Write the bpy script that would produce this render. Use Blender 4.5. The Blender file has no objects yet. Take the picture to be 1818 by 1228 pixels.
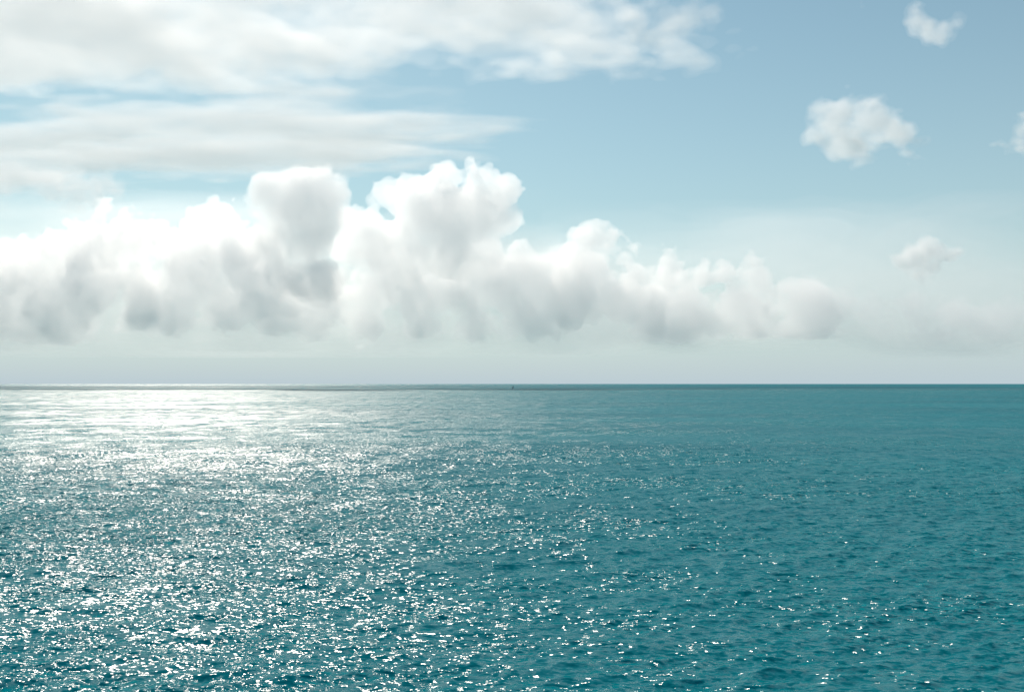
import bpy, math, random
import numpy as np

# ------------------------------------------------------------------ camera, sky, sun, exposure
scene = bpy.context.scene
EYE = 36.0
PITCH = math.radians(2.17)
cam_data = bpy.data.cameras.new("camera")
cam_data.sensor_width = 36.0
cam_data.lens = 35.0
cam_data.clip_start = 0.5
cam_data.clip_end = 400000.0
cam = bpy.data.objects.new("camera", cam_data)
cam.location = (0, 0, EYE)
cam.rotation_euler = (math.radians(90) + PITCH, 0, 0)
scene.collection.objects.link(cam)
scene.camera = cam

SUN_ELEV = math.radians(37)
SUN_AZ = math.radians(-20)            # measured from the view axis, negative to the left
SUN_DIR = (math.sin(SUN_AZ) * math.cos(SUN_ELEV), math.cos(SUN_AZ) * math.cos(SUN_ELEV), math.sin(SUN_ELEV))

world = bpy.data.worlds.new("World")
scene.world = world
world.use_nodes = True
wn = world.node_tree
for n in list(wn.nodes):
    wn.nodes.remove(n)
w_out = wn.nodes.new('ShaderNodeOutputWorld')
w_bg = wn.nodes.new('ShaderNodeBackground')
sky = wn.nodes.new('ShaderNodeTexSky')
sky.sky_type = 'NISHITA'
sky.sun_disc = False
sky.sun_elevation = SUN_ELEV
sky.sun_rotation = SUN_AZ
sky.altitude = 0
sky.air_density = 1.0
sky.dust_density = 0.2
sky.ozone_density = 1.0
tint = wn.nodes.new('ShaderNodeMix')
tint.data_type = 'RGBA'
tint.blend_type = 'MULTIPLY'
tint.inputs['Factor'].default_value = 1.0
tint.inputs['B'].default_value = (0.79, 0.96, 0.82, 1)
# sea haze low in the sky, thinning out upwards
w_tc = wn.nodes.new('ShaderNodeTexCoord')
w_sep = wn.nodes.new('ShaderNodeSeparateXYZ')
w_abs = wn.nodes.new('ShaderNodeMath'); w_abs.operation = 'ABSOLUTE'
w_mul = wn.nodes.new('ShaderNodeMath'); w_mul.operation = 'MULTIPLY'; w_mul.inputs[1].default_value = -1 / 0.20
w_exp = wn.nodes.new('ShaderNodeMath'); w_exp.operation = 'EXPONENT'
w_haze = wn.nodes.new('ShaderNodeMix'); w_haze.data_type = 'RGBA'
w_haze.inputs['B'].default_value = (4.6, 5.55, 6.05, 1)
w_bg.inputs['Strength'].default_value = 0.084
wn.links.new(w_tc.outputs['Generated'], w_sep.inputs[0])
wn.links.new(w_sep.outputs['Z'], w_abs.inputs[0])
wn.links.new(w_abs.outputs[0], w_mul.inputs[0])
wn.links.new(w_mul.outputs[0], w_exp.inputs[0])
wn.links.new(w_exp.outputs[0], w_haze.inputs['Factor'])
wn.links.new(sky.outputs[0], tint.inputs['A'])
wn.links.new(tint.outputs['Result'], w_haze.inputs['A'])
wn.links.new(w_haze.outputs['Result'], w_bg.inputs['Color'])
wn.links.new(w_bg.outputs[0], w_out.inputs['Surface'])

sun_data = bpy.data.lights.new("sun", 'SUN')
sun_data.energy = 3.0
sun_data.angle = math.radians(0.5)
sun_data.color = (1.0, 0.88, 0.77)
sun = bpy.data.objects.new("sun", sun_data)
from mathutils import Vector
sun.rotation_euler = Vector(SUN_DIR).to_track_quat('Z', 'Y').to_euler()
sun.location = (0, 0, 500)
scene.collection.objects.link(sun)

scene.view_settings.view_transform = 'Standard'
scene.view_settings.look = 'None'
scene.view_settings.gamma = 1.0
scene.view_settings.exposure = 0.38

cy = scene.cycles
cy.use_denoising = True
cy.sample_clamp_direct = 5.0
world.cycles.sampling_method = 'NONE'
cy.max_bounces = 28
cy.volume_bounces = 24
cy.diffuse_bounces = 2
cy.glossy_bounces = 3
cy.transparent_max_bounces = 32
cy.use_adaptive_sampling = True
cy.adaptive_threshold = 0.01

# ------------------------------------------------------------------ helpers
def link(name, mesh, mats=(), parent=None):
    o = bpy.data.objects.new(name, mesh)
    for m in mats:
        mesh.materials.append(m)
    scene.collection.objects.link(o)
    if parent:
        o.parent = parent
    return o

def tag(o, label=None, category=None, group=None, kind=None):
    if label: o['label'] = label
    if category: o['category'] = category
    if group: o['group'] = group
    if kind: o['kind'] = kind

def mesh_from(name, co, quads, mat_index=None, smooth=True):
    me = bpy.data.meshes.new(name)
    nv, nf = len(co), len(quads)
    me.vertices.add(nv)
    me.vertices.foreach_set("co", np.asarray(co, dtype=np.float32).ravel())
    me.loops.add(nf * 4)
    me.loops.foreach_set("vertex_index", np.asarray(quads, dtype=np.int32).ravel())
    me.polygons.add(nf)
    me.polygons.foreach_set("loop_start", np.arange(0, nf * 4, 4, dtype=np.int32))
    if mat_index is not None:
        me.polygons.foreach_set("material_index", np.asarray(mat_index, dtype=np.int32))
    me.update(calc_edges=True)
    me.polygons.foreach_set("use_smooth", np.full(nf, smooth, dtype=bool))
    me.validate()
    return me

def direction(px, py):
    """World direction of a point of the view."""
    x = (px - 909) / 1767.5
    z = (614 - py) / 1767.5
    c, s = math.cos(PITCH), math.sin(PITCH)
    return np.array([x, c - z * s, s + z * c])

def at_dist(px, py, y):
    d = direction(px, py)
    return d * (y / d[1]) + np.array([0, 0, EYE])

def at_height(px, py, h):
    d = direction(px, py)
    return d * ((h - EYE) / d[2]) + np.array([0, 0, EYE])

# ------------------------------------------------------------------ the sea
rng = np.random.default_rng(7)

def build_sea():
    # rings around the viewpoint on the cliff, spaced ever wider with distance out to the horizon
    rad = [0.0, 8.0, 20.0, 32.0, 45.0, 57.0, 66.0, 72.0]
    r = 75.0
    while r < 2400:
        rad.append(r)
        r *= 1.0019 if r < 600 else 1.0032
    while r < 160000:
        rad.append(r)
        r *= 1.06
    rad = np.array(rad)
    fine = np.radians(np.arange(-40, 40, 0.095))
    coarse = np.radians(np.linspace(40, 320, 70))
    az = np.concatenate([fine, coarse[:-1] if abs(coarse[-1] - math.radians(320)) < 1e-6 else coarse])
    nr, na = len(rad), len(az)
    R, A = np.meshgrid(rad, az, indexing='ij')
    X = R * np.sin(A)
    Y = R * np.cos(A)
    Z = np.zeros_like(X)
    dX = np.zeros_like(X)
    dY = np.zeros_like(X)
    active = (rad > 45) & (rad < 2500)
    cols = np.zeros(na, bool)
    cols[:len(fine)] = True
    sub = np.ix_(active, cols)
    xs, ys, rs = X[sub], Y[sub], R[sub]
    spacing = np.maximum(rs * 0.00166, np.where(rs < 600, rs * 0.0019, rs * 0.0032))
    z = np.zeros_like(xs); dx = np.zeros_like(xs); dy = np.zeros_like(xs)
    edge = np.clip((math.radians(40) - np.abs(A[sub])) / 0.03, 0, 1) * np.clip((rs - 45) / 27, 0, 1) * np.clip((2450 - rs) / 700, 0, 1)
    waves = []
    wind = math.radians(-72)           # travelling towards the shore and a little to the right
    for i in range(110):
        lam = 0.7 * (9.0 / 0.7) ** rng.random()
        ang = wind + rng.normal() * math.radians(34)
        waves.append((lam, ang, 0.026 * rng.uniform(0.6, 1.3)))
    for i in range(14):
        lam = rng.uniform(9, 30)
        ang = wind + rng.normal() * math.radians(20)
        waves.append((lam, ang, 0.015 * rng.uniform(0.6, 1.3)))
    for lam, ang, s in waves:
        k = 2 * math.pi / lam
        w = np.clip((lam / spacing - 2.6) / 2.6, 0, 1)
        if w.max() <= 0:
            continue
        kx, ky = math.cos(ang), math.sin(ang)
        ph = k * (kx * xs + ky * ys) + rng.uniform(0, 6.283)
        a = s / k * w
        z += a * np.sin(ph)
        c = a * 0.9 * np.cos(ph)
        dx += c * kx
        dy += c * ky
    Z[sub] = z * edge
    dX[sub] = dx * edge
    dY[sub] = dy * edge
    co = np.stack([X + dX, Y + dY, Z], -1).reshape(-1, 3)
    idx = np.arange(nr * na).reshape(nr, na)
    nxt = np.roll(idx, -1, axis=1)
    q = np.stack([idx[:-1], idx[1:], nxt[1:], nxt[:-1]], -1).reshape(-1, 4)
    q = q[:, ::-1]
    # centre ring: all its points coincide, so drop that row and cap it with one small fan of quads
    keep = q.min(axis=1) >= na
    q = q[keep]
    centre = idx[1]
    caps = []
    n2 = na // 2
    for i in range(0, n2 - 1):
        a, b = centre[i], centre[i + 1]
        c, d = centre[na - 2 - i], centre[na - 1 - i]
        if len({a, b, c, d}) == 4:
            caps.append((d, c, b, a))
    me = mesh_from("sea", co, np.concatenate([q, np.array(caps)]))
    return me

def sea_material():
    m = bpy.data.materials.new("sea_water")
    m.use_nodes = True
    nt = m.node_tree
    N, L = nt.nodes, nt.links
    bsdf = N['Principled BSDF']
    geo = N.new('ShaderNodeNewGeometry')

    def noise(scale, detail, rough, stretch=(1, 1, 1)):
        mp = N.new('ShaderNodeMapping')
        mp.inputs['Scale'].default_value = stretch
        mp.inputs['Rotation'].default_value = (0, 0, math.radians(14))
        L.new(geo.outputs['Position'], mp.inputs['Vector'])
        t = N.new('ShaderNodeTexNoise')
        t.inputs['Scale'].default_value = scale
        t.inputs['Detail'].default_value = detail
        t.inputs['Roughness'].default_value = rough
        L.new(mp.outputs[0], t.inputs['Vector'])
        return t

    def vmath(op, a, b=None, bval=None):
        v = N.new('ShaderNodeVectorMath')
        v.operation = op
        L.new(a, v.inputs[0])
        if b is not None: L.new(b, v.inputs[1])
        if bval is not None: v.inputs[1].default_value = bval
        return v

    def slopes(tex, amp):
        s = vmath('SUBTRACT', tex.outputs['Color'], bval=(0.5, 0.5, 0.5))
        return vmath('MULTIPLY', s.outputs[0], bval=(amp * 0.85, amp, 0))

    # gusts: patches of ruffled and of calmer water
    gust = noise(0.011, 3, 0.55, (0.45, 1, 1))
    gr = N.new('ShaderNodeMapRange')
    gr.inputs['From Min'].default_value = 0.35
    gr.inputs['From Max'].default_value = 0.65
    gr.inputs['To Min'].default_value = 0.5
    gr.inputs['To Max'].default_value = 1.35
    L.new(gust.outputs['Fac'], gr.inputs['Value'])
    # groups of steeper wavelets riding on the crests
    crest = noise(0.13, 2, 0.5, (0.5, 1, 1))
    cr = N.new('ShaderNodeMapRange')
    cr.inputs['From Min'].default_value = 0.3
    cr.inputs['From Max'].default_value = 0.7
    cr.inputs['To Min'].default_value = 0.45
    cr.inputs['To Max'].default_value = 1.65
    L.new(crest.outputs['Fac'], cr.inputs['Value'])
    both = N.new('ShaderNodeMath'); both.operation = 'MULTIPLY'
    L.new(gr.outputs[0], both.inputs[0]); L.new(cr.outputs[0], both.inputs[1])
    small = slopes(noise(1.25, 3, 0.55, (0.6, 1, 1)), 3.6)
    large = slopes(noise(0.40, 3, 0.55, (0.6, 1, 1)), 1.0)
    add = vmath('ADD', small.outputs[0], large.outputs[0])
    sc = N.new('ShaderNodeVectorMath'); sc.operation = 'SCALE'
    L.new(add.outputs[0], sc.inputs[0])
    nrm = vmath('ADD', sc.outputs[0], geo.outputs['Normal'])
    nn = vmath('NORMALIZE', nrm.outputs[0])
    # water colour: silt and depth vary over hundreds of metres
    patch = noise(0.004, 3, 0.5, (0.4, 1, 1))
    ramp = N.new('ShaderNodeValToRGB')
    ramp.color_ramp.elements[0].position = 0.35
    ramp.color_ramp.elements[0].color = (0.0, 0.178, 0.215, 1)
    ramp.color_ramp.elements[1].position = 0.65
    ramp.color_ramp.elements[1].color = (0.0, 0.222, 0.258, 1)
    L.new(patch.outputs['Fac'], ramp.inputs[0])
    # open water beyond the lee of the shore is covered with finer ripples than the eye can part
    ln = vmath('LENGTH', geo.outputs['Position'])
    fr = N.new('ShaderNodeMapRange')
    fr.interpolation_type = 'SMOOTHSTEP'
    fr.inputs['From Min'].default_value = 70
    fr.inputs['From Max'].default_value = 1000
    fr.inputs['To Min'].default_value = 0.22
    fr.inputs['To Max'].default_value = 0.36
    L.new(ln.outputs['Value'], fr.inputs['Value'])
    wind = N.new('ShaderNodeMath'); wind.operation = 'MULTIPLY'
    wr = N.new('ShaderNodeMapRange')
    wr.inputs['From Min'].default_value = 0.3; wr.inputs['From Max'].default_value = 0.7
    wr.inputs['To Min'].default_value = 0.8; wr.inputs['To Max'].default_value = 1.2
    lanes = noise(0.006, 4, 0.6, (0.7, 1, 1))
    L.new(lanes.outputs['Fac'], wr.inputs['Value'])
    L.new(fr.outputs[0], wind.inputs[0]); L.new(wr.outputs[0], wind.inputs[1])
    # facets mirror sun and sky, the body of the water scatters teal light back
    N.remove(bsdf)
    gl = N.new('ShaderNodeBsdfAnisotropic'); gl.distribution = 'BECKMANN'
    df = N.new('ShaderNodeBsdfDiffuse')
    fn = N.new('ShaderNodeFresnel'); fn.inputs['IOR'].default_value = 1.333
    cap = N.new('ShaderNodeMath'); cap.operation = 'MINIMUM'; cap.inputs[1].default_value = 0.25
    ms = N.new('ShaderNodeMixShader')
    for n_ in (gl, fn):
        L.new(nn.outputs[0], n_.inputs['Normal'])
    L.new(ramp.outputs[0], df.inputs['Color'])
    pt = noise(0.035, 4, 0.6, (1.3, 0.7, 1))
    pr_ = N.new('ShaderNodeMapRange')
    pr_.inputs['From Min'].default_value = 0.3; pr_.inputs['From Max'].default_value = 0.7
    pr_.inputs['To Min'].default_value = 0.55; pr_.inputs['To Max'].default_value = 1.45
    L.new(pt.outputs['Fac'], pr_.inputs['Value'])
    w2 = N.new('ShaderNodeMath'); w2.operation = 'MULTIPLY'
    L.new(wind.outputs[0], w2.inputs[0]); L.new(pr_.outputs[0], w2.inputs[1])
    L.new(w2.outputs[0], gl.inputs['Roughness'])
    w3 = N.new('ShaderNodeMath'); w3.operation = 'MULTIPLY'
    L.new(both.outputs[0], w3.inputs[0]); L.new(pr_.outputs[0], w3.inputs[1])
    L.new(w3.outputs[0], sc.inputs['Scale'])
    # light from inside the water hardly follows the smallest ripples
    soft = N.new('ShaderNodeVectorMath'); soft.operation = 'SCALE'; soft.inputs['Scale'].default_value = 0.45
    L.new(sc.outputs[0], soft.inputs[0])
    soft_n = vmath('ADD', soft.outputs[0], geo.outputs['Normal'])
    soft_nn = vmath('NORMALIZE', soft_n.outputs[0])
    L.new(soft_nn.outputs[0], df.inputs['Normal'])
    L.new(fn.outputs[0], cap.inputs[0]); L.new(cap.outputs[0], ms.inputs[0])
    L.new(df.outputs[0], ms.inputs[1]); L.new(gl.outputs[0], ms.inputs[2])
    L.new(ms.outputs[0], N['Material Output'].inputs['Surface'])
    return m

sea = link("sea", build_sea(), [sea_material()])
tag(sea, "rippled teal sea reaching to the horizon with sun glitter", "sea", kind='structure')

# ------------------------------------------------------------------ clouds: nested closed shells of droplets
def bspline_matrix(n, h, s, off):
    """Cubic interpolation of a random lattice of spacing s at n points of spacing h."""
    m = int(math.ceil(n * h / s)) + 5
    t = (np.arange(n) * h) / s + off
    i = np.floor(t).astype(int)
    f = t - i
    W = np.zeros((n, m), np.float32)
    w = np.stack([(1 - f) ** 3 / 6, (3 * f ** 3 - 6 * f ** 2 + 4) / 6, (-3 * f ** 3 + 3 * f ** 2 + 3 * f + 1) / 6, f ** 3 / 6], -1)
    for j in range(4):
        W[np.arange(n), i + j] += w[:, j]
    return W

def smooth_noise(shape, h, s, r):
    """Smooth unit-variance noise on a grid; s is the feature size along each axis."""
    if np.isscalar(s): s = (s, s, s)
    Ws = [bspline_matrix(shape[a], h[a], s[a], r.random()) for a in range(3)]
    g = r.normal(size=(Ws[0].shape[1], Ws[1].shape[1], Ws[2].shape[1])).astype(np.float32)
    g = np.tensordot(Ws[0], g, (1, 0))
    g = np.tensordot(Ws[1], g, (1, 1)).transpose(1, 0, 2)
    g = np.tensordot(g, Ws[2], (2, 1))
    return g / 0.33

def surface_net(F, origin, h):
    """Closed quad surface of F = 0 (F < 0 inside)."""
    ins = F < 0
    nx, ny, nz = F.shape
    cnt = np.zeros((nx - 1, ny - 1, nz - 1), np.int8)
    for dx in (0, 1):
        for dy in (0, 1):
            for dz in (0, 1):
                cnt += ins[dx:nx - 1 + dx, dy:ny - 1 + dy, dz:nz - 1 + dz]
    act = (cnt > 0) & (cnt < 8)
    cells = np.argwhere(act)
    if len(cells) == 0:
        return np.zeros((0, 3)), np.zeros((0, 4), int)
    index = np.full(act.shape, -1, np.int64)
    index[act] = np.arange(len(cells))
    acc = np.zeros((len(cells), 3)); num = np.zeros(len(cells))
    corners = [(a, b, c) for a in (0, 1) for b in (0, 1) for c in (0, 1)]
    for c0 in corners:
        for ax in range(3):
            if c0[ax] == 1: continue
            c1 = list(c0); c1[ax] = 1
            p0 = cells + np.array(c0); p1 = cells + np.array(c1)
            f0 = F[p0[:, 0], p0[:, 1], p0[:, 2]]; f1 = F[p1[:, 0], p1[:, 1], p1[:, 2]]
            cross = (f0 < 0) != (f1 < 0)
            t = np.where(cross, f0 / np.where(cross, f0 - f1, 1), 0)
            pos = np.repeat(np.array(c0, float)[None], len(cells), 0)
            pos[:, ax] = t
            acc[cross] += pos[cross]; num[cross] += 1
    co = (cells + acc / num[:, None]) * np.array(h) + np.array(origin)
    quads = []
    for ax in range(3):
        b, c = (ax + 1) % 3, (ax + 2) % 3
        sl0 = [slice(None)] * 3; sl1 = [slice(None)] * 3
        sl0[ax] = slice(0, -1); sl1[ax] = slice(1, None)
        i0 = ins[tuple(sl0)]; i1 = ins[tuple(sl1)]
        e = np.argwhere(i0 != i1)
        ok = (e[:, b] > 0) & (e[:, c] > 0) & (e[:, b] < F.shape[b] - 1) & (e[:, c] < F.shape[c] - 1)
        e = e[ok]
        flip = i1[e[:, 0], e[:, 1], e[:, 2]]
        def cell(db, dc):
            q = e.copy(); q[:, b] -= db; q[:, c] -= dc
            return index[q[:, 0], q[:, 1], q[:, 2]]
        q = np.stack([cell(1, 1), cell(0, 1), cell(0, 0), cell(1, 0)], -1)
        q[flip] = q[flip][:, ::-1]
        quads.append(q)
    return co, np.concatenate(quads)

NEAR = 0.52      # how far off the heaped clouds float, as a share of the distances listed below
def cloud_material(name, density, g=0.3):
    m = bpy.data.materials.new(name)
    m.use_nodes = True
    nt = m.node_tree
    nt.nodes.remove(nt.nodes['Principled BSDF'])
    v = nt.nodes.new('ShaderNodeVolumePrincipled')
    v.inputs['Color'].default_value = (0.998, 0.998, 0.998, 1)
    v.inputs['Density'].default_value = density
    v.inputs['Anisotropy'].default_value = g
    nt.links.new(v.outputs[0], nt.nodes['Material Output'].inputs['Volume'])
    return m

def shells(name, F, origin, h, levels, mats, label, category="cloud", group=None):
    F[0], F[-1] = 1e3, 1e3
    F[:, 0], F[:, -1] = 1e3, 1e3
    F[:, :, 0], F[:, :, -1] = 1e3, 1e3
    co, qs, mi, off = [], [], [], 0
    centre = np.array(origin) + np.array(F.shape) * np.array(h) * 0.5
    centre[2] = origin[2]
    for k, lv in enumerate(levels):
        c, q = surface_net(F + lv, origin, h)
        co.append(c - centre); qs.append(q + off); mi.append(np.full(len(q), k)); off += len(c)
    me = mesh_from(name, np.concatenate(co), np.concatenate(qs), np.concatenate(mi))
    o = link(name, me, mats)
    o.location = centre
    tag(o, label, category, group)
    return o

M_CU = [cloud_material("cloud_fringe", 0.0024 / NEAR, 0.52), cloud_material("cloud_body", 0.0005 / NEAR, 0.52), cloud_material("cloud_heart", 0.0002 / NEAR, 0.52)]
M_DARK = [cloud_material("dark_cloud_fringe", 0.0012 / NEAR, 0.4), cloud_material("dark_cloud_body", 0.0015 / NEAR, 0.4), cloud_material("dark_cloud_heart", 0.0010 / NEAR, 0.4)]
M_THIN = [cloud_material("streak_veil", 0.00015), cloud_material("streak_thin", 0.00022), cloud_material("streak_body", 0.00033)]
M_SHEET = [cloud_material("sheet_edge", 0.00019, 0.38), cloud_material("sheet_thin", 0.00027, 0.38), cloud_material("sheet_body", 0.00022, 0.38)]
M_PUFF = [cloud_material("puff_edge", 0.0020, 0.45), cloud_material("puff_body", 0.0040, 0.45), cloud_material("puff_heart", 0.0040, 0.45)]
M_FAINT = [cloud_material("faint_edge", 0.0012, 0.55), cloud_material("faint_body", 0.0010, 0.55), cloud_material("faint_heart", 0.001, 0.42)]
M_WISP = [cloud_material("wisp_veil", 0.0003 / NEAR), cloud_material("wisp_thin", 0.0006 / NEAR), cloud_material("wisp_body", 0.0010 / NEAR)]

def cumulus(name, puffs, dist, label, seed, base_py=600, vox=27.0, depth=0.8, rag=1.0, levels=(-8, 30, 120), mats=None, group=None, tear=0.0):
    """puffs: (x, y, radius) in photo pixels, set up at the distance given."""
    r = np.random.default_rng(seed)
    Q = NEAR
    dist *= Q; vox *= Q; levels = [l * Q for l in levels]
    m = dist / 1767.5
    S = []
    for p in puffs:
        px, py, pr = p[:3]
        pr *= 0.88
        dy = p[3] if len(p) > 3 else r.uniform(-0.5, 0.5) * pr * depth
        c = at_dist(px, py, dist) + np.array([0, dy * m, 0])
        S.append((c, pr * m, 0))
        nchild = 9
        for _ in range(nchild):
            v = r.normal(size=3); v[2] = abs(v[2]) * 0.8 + 0.05; v /= np.linalg.norm(v)
            k = r.uniform(0.32, 0.52)
            cc = c + v * pr * m * r.uniform(0.72, 0.9)
            S.append((cc, pr * m * k, 1))
            for _g in range(5):
                u = r.normal(size=3) + v * 1.2; u /= np.linalg.norm(u)
                rr = pr * m * k
                S.append((cc + u * rr * 0.85, rr * r.uniform(0.3, 0.5), 2))
    C = np.array([s[0] for s in S]); Rr = np.array([s[1] for s in S])
    pad = (260 * rag + 120) * Q
    lo = (C - Rr[:, None]).min(0) - pad
    hi = (C + Rr[:, None]).max(0) + pad
    base = at_dist(909, base_py, dist)[2] if base_py else None
    if base is not None: lo[2] = max(lo[2], base - 240 * Q)
    n = np.ceil((hi - lo) / vox).astype(int) + 1
    F = np.full(n, 900.0, np.float32)
    ax = [lo[a] + np.arange(n[a]) * vox for a in range(3)]
    for (c, rad, lev) in S:
        ext = rad + (420 if lev == 0 else 260 if lev == 1 else 160) * Q
        i0 = np.maximum(np.floor((c - ext - lo) / vox).astype(int), 0)
        i1 = np.minimum(np.ceil((c + ext - lo) / vox).astype(int) + 1, n)
        if (i1 <= i0).any(): continue
        sl = tuple(slice(a, b) for a, b in zip(i0, i1))
        X = (ax[0][sl[0]] - c[0])[:, None, None]; Y = (ax[1][sl[1]] - c[1])[None, :, None] / 1.0; Z = (ax[2][sl[2]] - c[2])[None, None, :]
        d = np.sqrt(X * X + Y * Y + Z * Z) - rad
        f = F[sl]
        k = (70.0 if lev < 2 else 25.0) * Q
        hh = np.clip(0.5 + 0.5 * (f - d) / k, 0, 1)
        F[sl] = f * (1 - hh) + d * hh - k * hh * (1 - hh)
    shp, hv = tuple(n), (vox,) * 3
    for s, a in ((900, 90), (430, 70), (210, 55), (105, 42), (62, 24)):
        s *= Q; a *= Q
        if s < 2.2 * vox: continue
        nn = smooth_noise(shp, hv, s * 0.8, r)
        F -= a * rag * (np.abs(nn) * 1.25 - 0.95).astype(np.float32)
    F += (smooth_noise(shp, hv, 600 * Q, r) * 55 * Q * rag).astype(np.float32)
    if tear:
        for s, a in ((420, 60), (190, 48), (95, 38), (50, 26), (28, 15)):
            if base is None and s > 300: continue
            F += (smooth_noise(shp, hv, (s * 1.3 * Q, s * Q, s * 0.8 * Q), r) * a * Q * tear).astype(np.float32)
    if base is not None:
        flo = base + smooth_noise((shp[0], shp[1], 1), hv, 700 * Q, r)[:, :, :1] * 55 * Q + smooth_noise((shp[0], shp[1], 1), hv, 250 * Q, r)[:, :, :1] * 22 * Q
        F = np.maximum(F, (flo - ax[2][None, None, :]) * 1.0).astype(np.float32)
    return shells(name, F, lo, hv, levels, mats or M_CU, label, group=group)

cumulus("cumulus_cloud", [(790, 385, 72), (850, 385, 66), (735, 380, 52), (745, 335, 34), (790, 325, 36), (845, 322, 36), (885, 345, 34), (700, 352, 30), (895, 395, 30),
                          (655, 395, 36), (620, 392, 32), (630, 430, 44), (690, 440, 56), (720, 460, 56), (800, 450, 60), (860, 445, 50)], 15000,
        "tallest and brightest cumulus tower with a rounded cauliflower crown", 11, base_py=505, rag=0.45)
cumulus("cumulus_cloud", [(495, 345, 40), (530, 345, 42), (560, 342, 40), (545, 385, 56), (505, 390, 50), (540, 430, 54), (480, 440, 40), (500, 490, 46), (560, 500, 46)], 13500,
        "flat topped cumulus tower with a blue grey shaded face beside the brightest tower", 12, base_py=560, rag=0.65, mats=M_DARK)
cumulus("cumulus_cloud", [(20, 460, 34), (75, 455, 32), (130, 440, 36), (180, 435, 36), (235, 440, 40), (275, 440, 30), (60, 520, 60), (150, 510, 70), (240, 510, 66),
                          (-60, 480, 60), (-160, 470, 70), (20, 560, 45), (120, 565, 45), (230, 560, 50)], 14500,
        "broad lumpy cumulus bank with grey hollows low above the bright sea", 13, base_py=608)
cumulus("cumulus_cloud", [(350, 415, 30), (380, 400, 24), (330, 450, 40), (400, 440, 44), (450, 480, 56), (350, 500, 60), (300, 540, 50), (400, 550, 56), (480, 550, 50), (550, 550, 50)], 15500,
        "hazy grey cumulus between the lumpy bank and the flat topped tower", 14, base_py=610, rag=0.85)
cumulus("cumulus_cloud", [(620, 520, 50), (680, 520, 48), (750, 520, 50), (820, 520, 52), (890, 510, 50), (940, 490, 40), (980, 500, 46), (650, 570, 40), (740, 570, 40), (840, 570, 40), (940, 560, 44)], 16000,
        "low pale cumulus bank lying beneath the brightest tower", 15, base_py=612)
cumulus("cumulus_cloud", [(1040, 425, 28), (1070, 435, 26), (1020, 470, 34), (1060, 480, 40), (1110, 460, 26), (1130, 490, 34), (1020, 530, 50), (1090, 530, 54), (1150, 540, 46)], 15500,
        "cumulus with one small domed turret on the slope of the cloud bank", 16, base_py=606)
cumulus("cumulus_cloud", [(1200, 500, 30), (1250, 495, 30), (1300, 492, 32), (1350, 500, 32), (1380, 515, 28), (1220, 545, 44), (1300, 540, 46), (1370, 555, 40), (1420, 545, 28), (1180, 510, 26), (1250, 575, 30), (1340, 580, 30), (1190, 580, 30), (1400, 580, 26), (1160, 560, 34), (1440, 575, 26)], 16500,
        "rounded cumulus shoulder at the lower end of the cloud bank", 17, base_py=606)
cumulus("cumulus_cloud", [(1450, 540, 30), (1500, 550, 32), (1540, 555, 28), (1580, 575, 26), (1620, 550, 22), (1640, 575, 26), (1700, 560, 28), (1750, 570, 26), (1800, 565, 30), (1860, 570, 30), (1480, 585, 26), (1670, 590, 24), (1560, 590, 24), (1780, 590, 24)], 17000,
        "faint low cumulus remnants trailing off above the darkest sea", 18, base_py=604, rag=0.7, mats=M_FAINT, levels=(-50, 0, 50), tear=0.4)
cumulus("cumulus_cloud", [(30, 350, 34), (90, 350, 34), (140, 345, 30), (185, 340, 32), (-30, 350, 40), (120, 370, 24)], 12000,
        "soft white cumulus heap under the streaked cloud veil", 19, base_py=385, rag=1.1, mats=M_WISP, levels=(-60, 10, 80))
cumulus("small_cumulus_cloud", [(1625, 462, 22), (1650, 452, 22), (1668, 447, 19), (1685, 455, 16), (1655, 482, 22), (1630, 485, 18), (1642, 502, 16), (1612, 470, 16)], 13000,
        "small broken cumulus alone above the faint low remnants", 20, base_py=None, vox=14, rag=0.3, tear=0.3, levels=(-32, -8, 20), mats=M_PUFF)
cumulus("small_cumulus_cloud", [(1626, 30, 13), (1634, 42, 14), (1648, 52, 11), (1662, 60, 11), (1678, 54, 8), (1694, 46, 9), (1708, 45, 6), (1616, 40, 8)], 9000,
        "little scattered cloud scraps highest in the clear blue", 61, base_py=None, vox=12, rag=0.3, tear=0.4, levels=(-30, 0, 30), mats=M_PUFF)
cumulus("small_cumulus_cloud", [(1545, 212, 24), (1565, 238, 34), (1598, 252, 30), (1525, 258, 30), (1490, 256, 26), (1458, 240, 22), (1478, 214, 14), (1615, 268, 20), (1508, 200, 11), (1530, 236, 18)], 9000,
        "torn wispy cloud drifting alone in the clear blue", 52, base_py=None, vox=13, rag=0.35, tear=0.6, levels=(-15, 15, 45), mats=M_PUFF)
cumulus("small_cumulus_cloud", [(1815, 250, 12), (1830, 245, 16)], 9000,
        "tiny cloud scrap cut by the edge of the view", 23, base_py=None, vox=15, rag=0.4, tear=0.9, levels=(-30, 0, 30), mats=M_PUFF)

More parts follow.
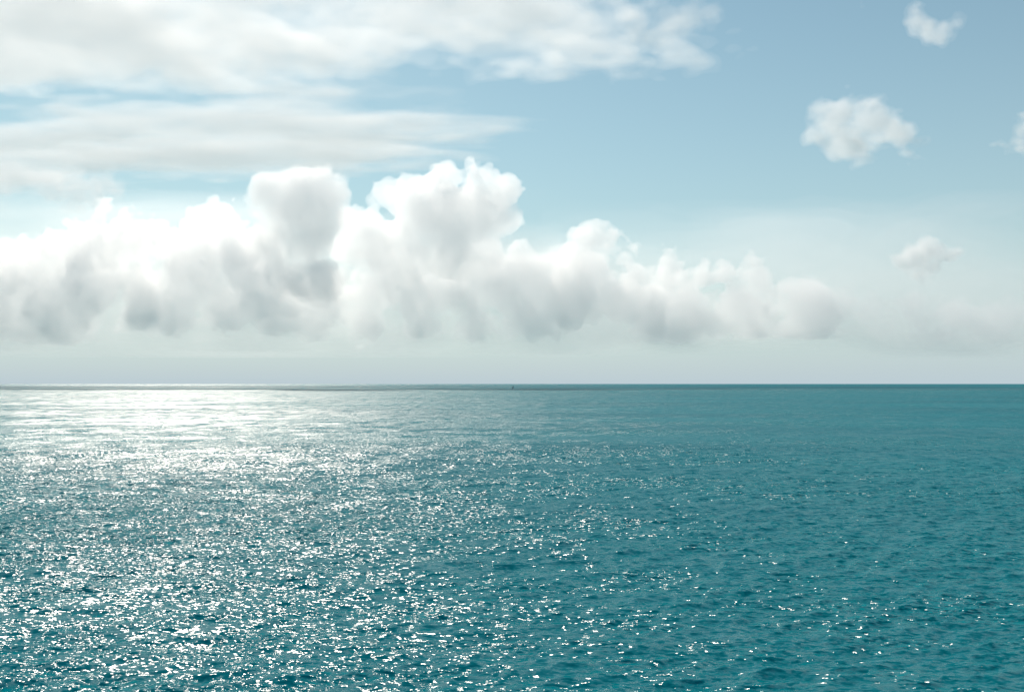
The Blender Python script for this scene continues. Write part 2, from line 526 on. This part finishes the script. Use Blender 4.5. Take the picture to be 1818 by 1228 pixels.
def sheet(name, outline, height, thick, label, seed, stretch=(1, 1), vox=(80, 80, 46), cover=0.2, amp=1.0, mats=None, edge=0.25, levels=(-45, 10, 70)):
    """A layer cloud: outline is a closed polygon of photo pixels laid on the layer's height."""
    r = np.random.default_rng(seed)
    P = np.array([at_height(px, py, height)[:2] for px, py in outline])
    lo2 = P.min(0) - 900; hi2 = P.max(0) + np.array([4800, 900])
    lo = np.array([lo2[0], lo2[1], height - thick]); hi = np.array([hi2[0], hi2[1], height + thick])
    n = np.ceil((hi - lo) / np.array(vox)).astype(int) + 1
    x = lo[0] + np.arange(n[0]) * vox[0]; y = lo[1] + np.arange(n[1]) * vox[1]; z = lo[2] + np.arange(n[2]) * vox[2]
    X, Y = np.meshgrid(x, y, indexing='ij')
    # signed distance to the outline
    D = np.full(X.shape, 1e9); inside = np.zeros(X.shape, bool)
    k = len(P)
    for i in range(k):
        a, b = P[i], P[(i + 1) % k]
        e = b - a; t = np.clip(((X - a[0]) * e[0] + (Y - a[1]) * e[1]) / (e @ e), 0, 1)
        D = np.minimum(D, np.hypot(X - a[0] - t * e[0], Y - a[1] - t * e[1]))
        c = ((a[1] > Y) != (b[1] > Y)) & (X < (b[0] - a[0]) * (Y - a[1]) / (b[1] - a[1] + 1e-9) + a[0])
        inside ^= c
    D = np.where(inside, -D, D)
    plan = np.clip(D * edge, -90, 400)[:, :, None]
    F = plan + (np.abs(z - height)[None, None, :] / thick) * 190.0
    F = F.astype(np.float32)
    shp = tuple(n)
    for s, a in ((3500, 62), (1700, 58), (800, 56), (380, 50), (200, 38)):
        s3 = (s * stretch[0], s * stretch[1], max(s * 0.5, 110))
        F += smooth_noise(shp, vox, s3, r) * a * amp
    F -= cover * 100
    return shells(name, F, lo, vox, levels, mats or M_WISP, label)

sheet("layer_cloud", [(-500, -45), (-500, 135), (0, 118), (120, 104), (300, 118), (480, 92), (700, 84), (900, 80), (985, 74), (1045, 66), (1065, 50), (1045, 15), (1070, -45)], 7500, 720,
      "thick bright cloud sheet spreading across the very top of the sky", 33, stretch=(1.3, 1.0), cover=0.7, edge=0.085, amp=1.15, mats=M_SHEET)
sheet("layer_cloud", [(-500, 210), (-500, 320), (0, 322), (150, 318), (330, 300), (480, 285), (570, 275), (620, 255), (700, 215), (580, 205), (600, 165), (520, 175), (420, 212), (250, 222), (100, 228), (0, 232)], 7500, 540,
      "streaked thin cloud veil between the top sheet and the cumulus heaps", 32, stretch=(2.6, 0.8), cover=0.1, amp=1.25, edge=0.05, levels=(-30, 30, 90), vox=(80, 66, 44), mats=M_THIN)
cumulus("small_cumulus_cloud", [(1185, 35, 14), (1205, 42, 14), (1225, 28, 11), (1250, 28, 8), (1125, 62, 18), (1155, 70, 12)], 8600,
        "white tufts breaking off the tip of the thick top sheet", 24, base_py=None, vox=17, rag=0.45, tear=0.9, levels=(-30, 0, 40), mats=M_WISP)

M_VEIL = [cloud_material("low_veil_edge", 0.00010, 0.5), cloud_material("low_veil", 0.00018, 0.5), cloud_material("low_veil_core", 0.00020, 0.5)]
def low_veil():
    """A long thin band of hazy cloud hanging low in front of the heaps."""
    r = np.random.default_rng(41)
    vox = (72, 72, 30)
    lo = np.array([-8600.0, 6900.0, 240.0]); hi = np.array([9500.0, 9400.0, 1450.0])
    n = np.ceil((hi - lo) / np.array(vox)).astype(int)
    x = (lo[0] + np.arange(n[0]) * vox[0])[:, None, None]
    y = (lo[1] + np.arange(n[1]) * vox[1])[None, :, None]
    z = (lo[2] + np.arange(n[2]) * vox[2])[None, None, :]
    top = np.interp(x, [-8600, -2000, 1000, 3300, 6000, 9500], [1150, 1120, 960, 800, 610, 550])
    F = np.maximum((z - top) * 0.25, (385 - z) * 0.8)
    F = np.maximum(F, (np.abs(y - 8150) - 1050) * 0.16)
    F = F.astype(np.float32) + np.zeros(tuple(n), np.float32)
    for s_, a in ((1400, 55), (640, 45), (310, 35), (160, 22)):
        F += (smooth_noise(tuple(n), vox, (s_ * 1.6, s_, s_ * 0.6), r) * a).astype(np.float32)
    F -= 30
    return shells("layer_cloud", F, lo, vox, (-30, 20, 70), M_VEIL, "long pale veil of hazy cloud lying low along the whole horizon")
low_veil()

# ------------------------------------------------------------------ the sailing boat far out
def paint(name, col, rough=0.5):
    m = bpy.data.materials.new(name)
    m.use_nodes = True
    b = m.node_tree.nodes['Principled BSDF']
    t = m.node_tree.nodes.new('ShaderNodeTexNoise')
    t.inputs['Scale'].default_value = 3.0
    mx = m.node_tree.nodes.new('ShaderNodeMix'); mx.data_type = 'RGBA'
    mx.inputs['A'].default_value = (*col, 1)
    mx.inputs['B'].default_value = (*[c * 0.8 for c in col], 1)
    m.node_tree.links.new(t.outputs['Fac'], mx.inputs['Factor'])
    m.node_tree.links.new(mx.outputs['Result'], b.inputs['Base Color'])
    b.inputs['Roughness'].default_value = rough
    return m

def tube(p0, p1, r0, r1, seg=10):
    p0, p1 = Vector(p0), Vector(p1)
    q = (p1 - p0).to_track_quat('Z', 'Y')
    co, fs = [], []
    for p, r in ((p0, r0), (p1, r1)):
        for i in range(seg):
            a = 2 * math.pi * i / seg
            co.append(p + q @ Vector((math.cos(a) * r, math.sin(a) * r, 0)))
    for i in range(seg):
        j = (i + 1) % seg
        fs.append((i, j, seg + j, seg + i))
    fs.append(tuple(range(seg))[::-1]); fs.append(tuple(range(seg, 2 * seg)))
    return co, fs

def pymesh(name, co, fs, mat, parent, smooth=False):
    me = bpy.data.meshes.new(name)
    me.from_pydata([tuple(c) for c in co], [], fs)
    me.update()
    if smooth:
        for p in me.polygons: p.use_smooth = True
    return link(name, me, [mat], parent)

def sail(corners, belly, thick=0.06, n=10):
    """Triangular cloth: tack, clew, head; bellied sideways (x)."""
    a, b, c = [np.array(p, float) for p in corners]
    co, fs = [], []
    for side in (0, 1):
        for i in range(n + 1):
            v = i / n
            for j in range(n + 1):
                u = j / n
                p = (a * (1 - u) + b * u) * (1 - v) + c * v
                p = p + np.array([belly * 4 * u * (1 - u) * (1 - v) * (0.4 + v), 0, 0])
                p[0] += (thick if side else -thick) * 0.5
                co.append(p)
    w = n + 1; off = w * w
    for i in range(n):
        for j in range(n):
            q = (i * w + j, i * w + j + 1, (i + 1) * w + j + 1, (i + 1) * w + j)
            fs.append(q[::-1]); fs.append(tuple(k + off for k in q))
    rim = [i for i in range(n)] + [i * w + n for i in range(n)] + [n * w + n - i for i in range(n)] + [(n - i) * w for i in range(n)]
    for k in range(len(rim)):
        p, q = rim[k], rim[(k + 1) % len(rim)]
        fs.append((p, q, q + off, p + off))
    return co, fs

def sailboat(loc, rz):
    root = bpy.data.objects.new("sailboat", None)
    scene.collection.objects.link(root)
    root.location = loc
    root.rotation_euler = (0, math.radians(9), rz)
    root.scale = (1.5, 1.5, 1.5)
    tag(root, "tiny dark sailboat alone far out just under the horizon", "sailboat")
    hull_m = paint("navy_hull", (0.03, 0.045, 0.07), 0.3)
    sail_m = paint("backlit_sailcloth", (0.06, 0.06, 0.08), 0.8)  # backlit shade of the sails is put into the cloth colour
    spar_m = paint("spar_metal", (0.16, 0.16, 0.17), 0.4)
    deck_m = paint("pale_deck", (0.5, 0.48, 0.42), 0.6)
    # hull: stations along y (stern -5.2 .. bow 5.8)
    st = np.linspace(0, 1, 15); co, fs = [], []
    sec = 9
    for s in st:
        y = -5.2 + 11 * s
        half = 1.75 * (math.sin(math.pi * min(1, 0.30 + s * 0.72)) ** 0.8) if s < 1 else 0.03
        half = max(half, 0.03)
        sheer = 1.05 + 0.45 * (s - 0.4) ** 2 * 2
        draft = 0.55 * math.sin(math.pi * min(1, 0.15 + s * 0.85)) + 0.02
        for k in range(sec):
            a = math.pi * k / (sec - 1)
            x = -half * math.cos(a)
            z = sheer - (sheer + draft) * math.sin(a) ** 0.7
            co.append((x, y, z))
    for i in range(len(st) - 1):
        for k in range(sec - 1):
            a = i * sec + k
            fs.append((a, a + 1, a + sec + 1, a + sec))
    for i in range(len(st) - 1):
        fs.append((i * sec, (i + 1) * sec, (i + 1) * sec + sec - 1, i * sec + sec - 1))
    fs.append(tuple(range(sec))[::-1])
    pymesh("hull", co, fs, hull_m, root, False)
    # cabin
    cab = []
    for (y, w, z) in ((-1.4, 0.9, 1.05), (2.6, 0.55, 1.1), (2.1, 0.45, 1.6), (-1.3, 0.78, 1.7)):
        cab += [(-w, y, z), (w, y, z)]
    f = [(0, 1, 3, 2), (2, 3, 5, 4), (4, 5, 7, 6), (6, 7, 1, 0), (0, 2, 4, 6), (1, 7, 5, 3)]
    pymesh("cabin", cab, f, deck_m, root)
    pymesh("mast", *tube((0, 1.2, 1.0), (0, 1.0, 16.0), 0.13, 0.08), spar_m, root, True)
    pymesh("boom", *tube((0, 1.05, 2.5), (0.7, -4.2, 2.6), 0.09, 0.07), spar_m, root, True)
    pymesh("mainsail", *sail([(0.0, 0.85, 2.7), (0.68, -4.1, 2.75), (0, 0.85, 15.6)], 0.5), sail_m, root, True)
    pymesh("jib", *sail([(0.0, 5.4, 1.7), (0.5, 1.3, 2.1), (0, 1.5, 14.0)], 0.45), sail_m, root, True)
    pymesh("rudder", [(-.05, -5.25, -0.6), (.05, -5.25, -0.6), (.05, -5.7, -0.6), (-.05, -5.7, -0.6), (-.05, -5.25, 1.1), (.05, -5.25, 1.1), (.05, -5.6, 1.1), (-.05, -5.6, 1.1)],
           [(3, 2, 1, 0), (4, 5, 6, 7), (0, 1, 5, 4), (1, 2, 6, 5), (2, 3, 7, 6), (3, 0, 4, 7)], hull_m, root)
    return root

dd = direction(910.5, 689.3)
t = -EYE / dd[2]
sailboat((dd[0] * t, dd[1] * t, 0), math.radians(40))
print("boat distance", t)
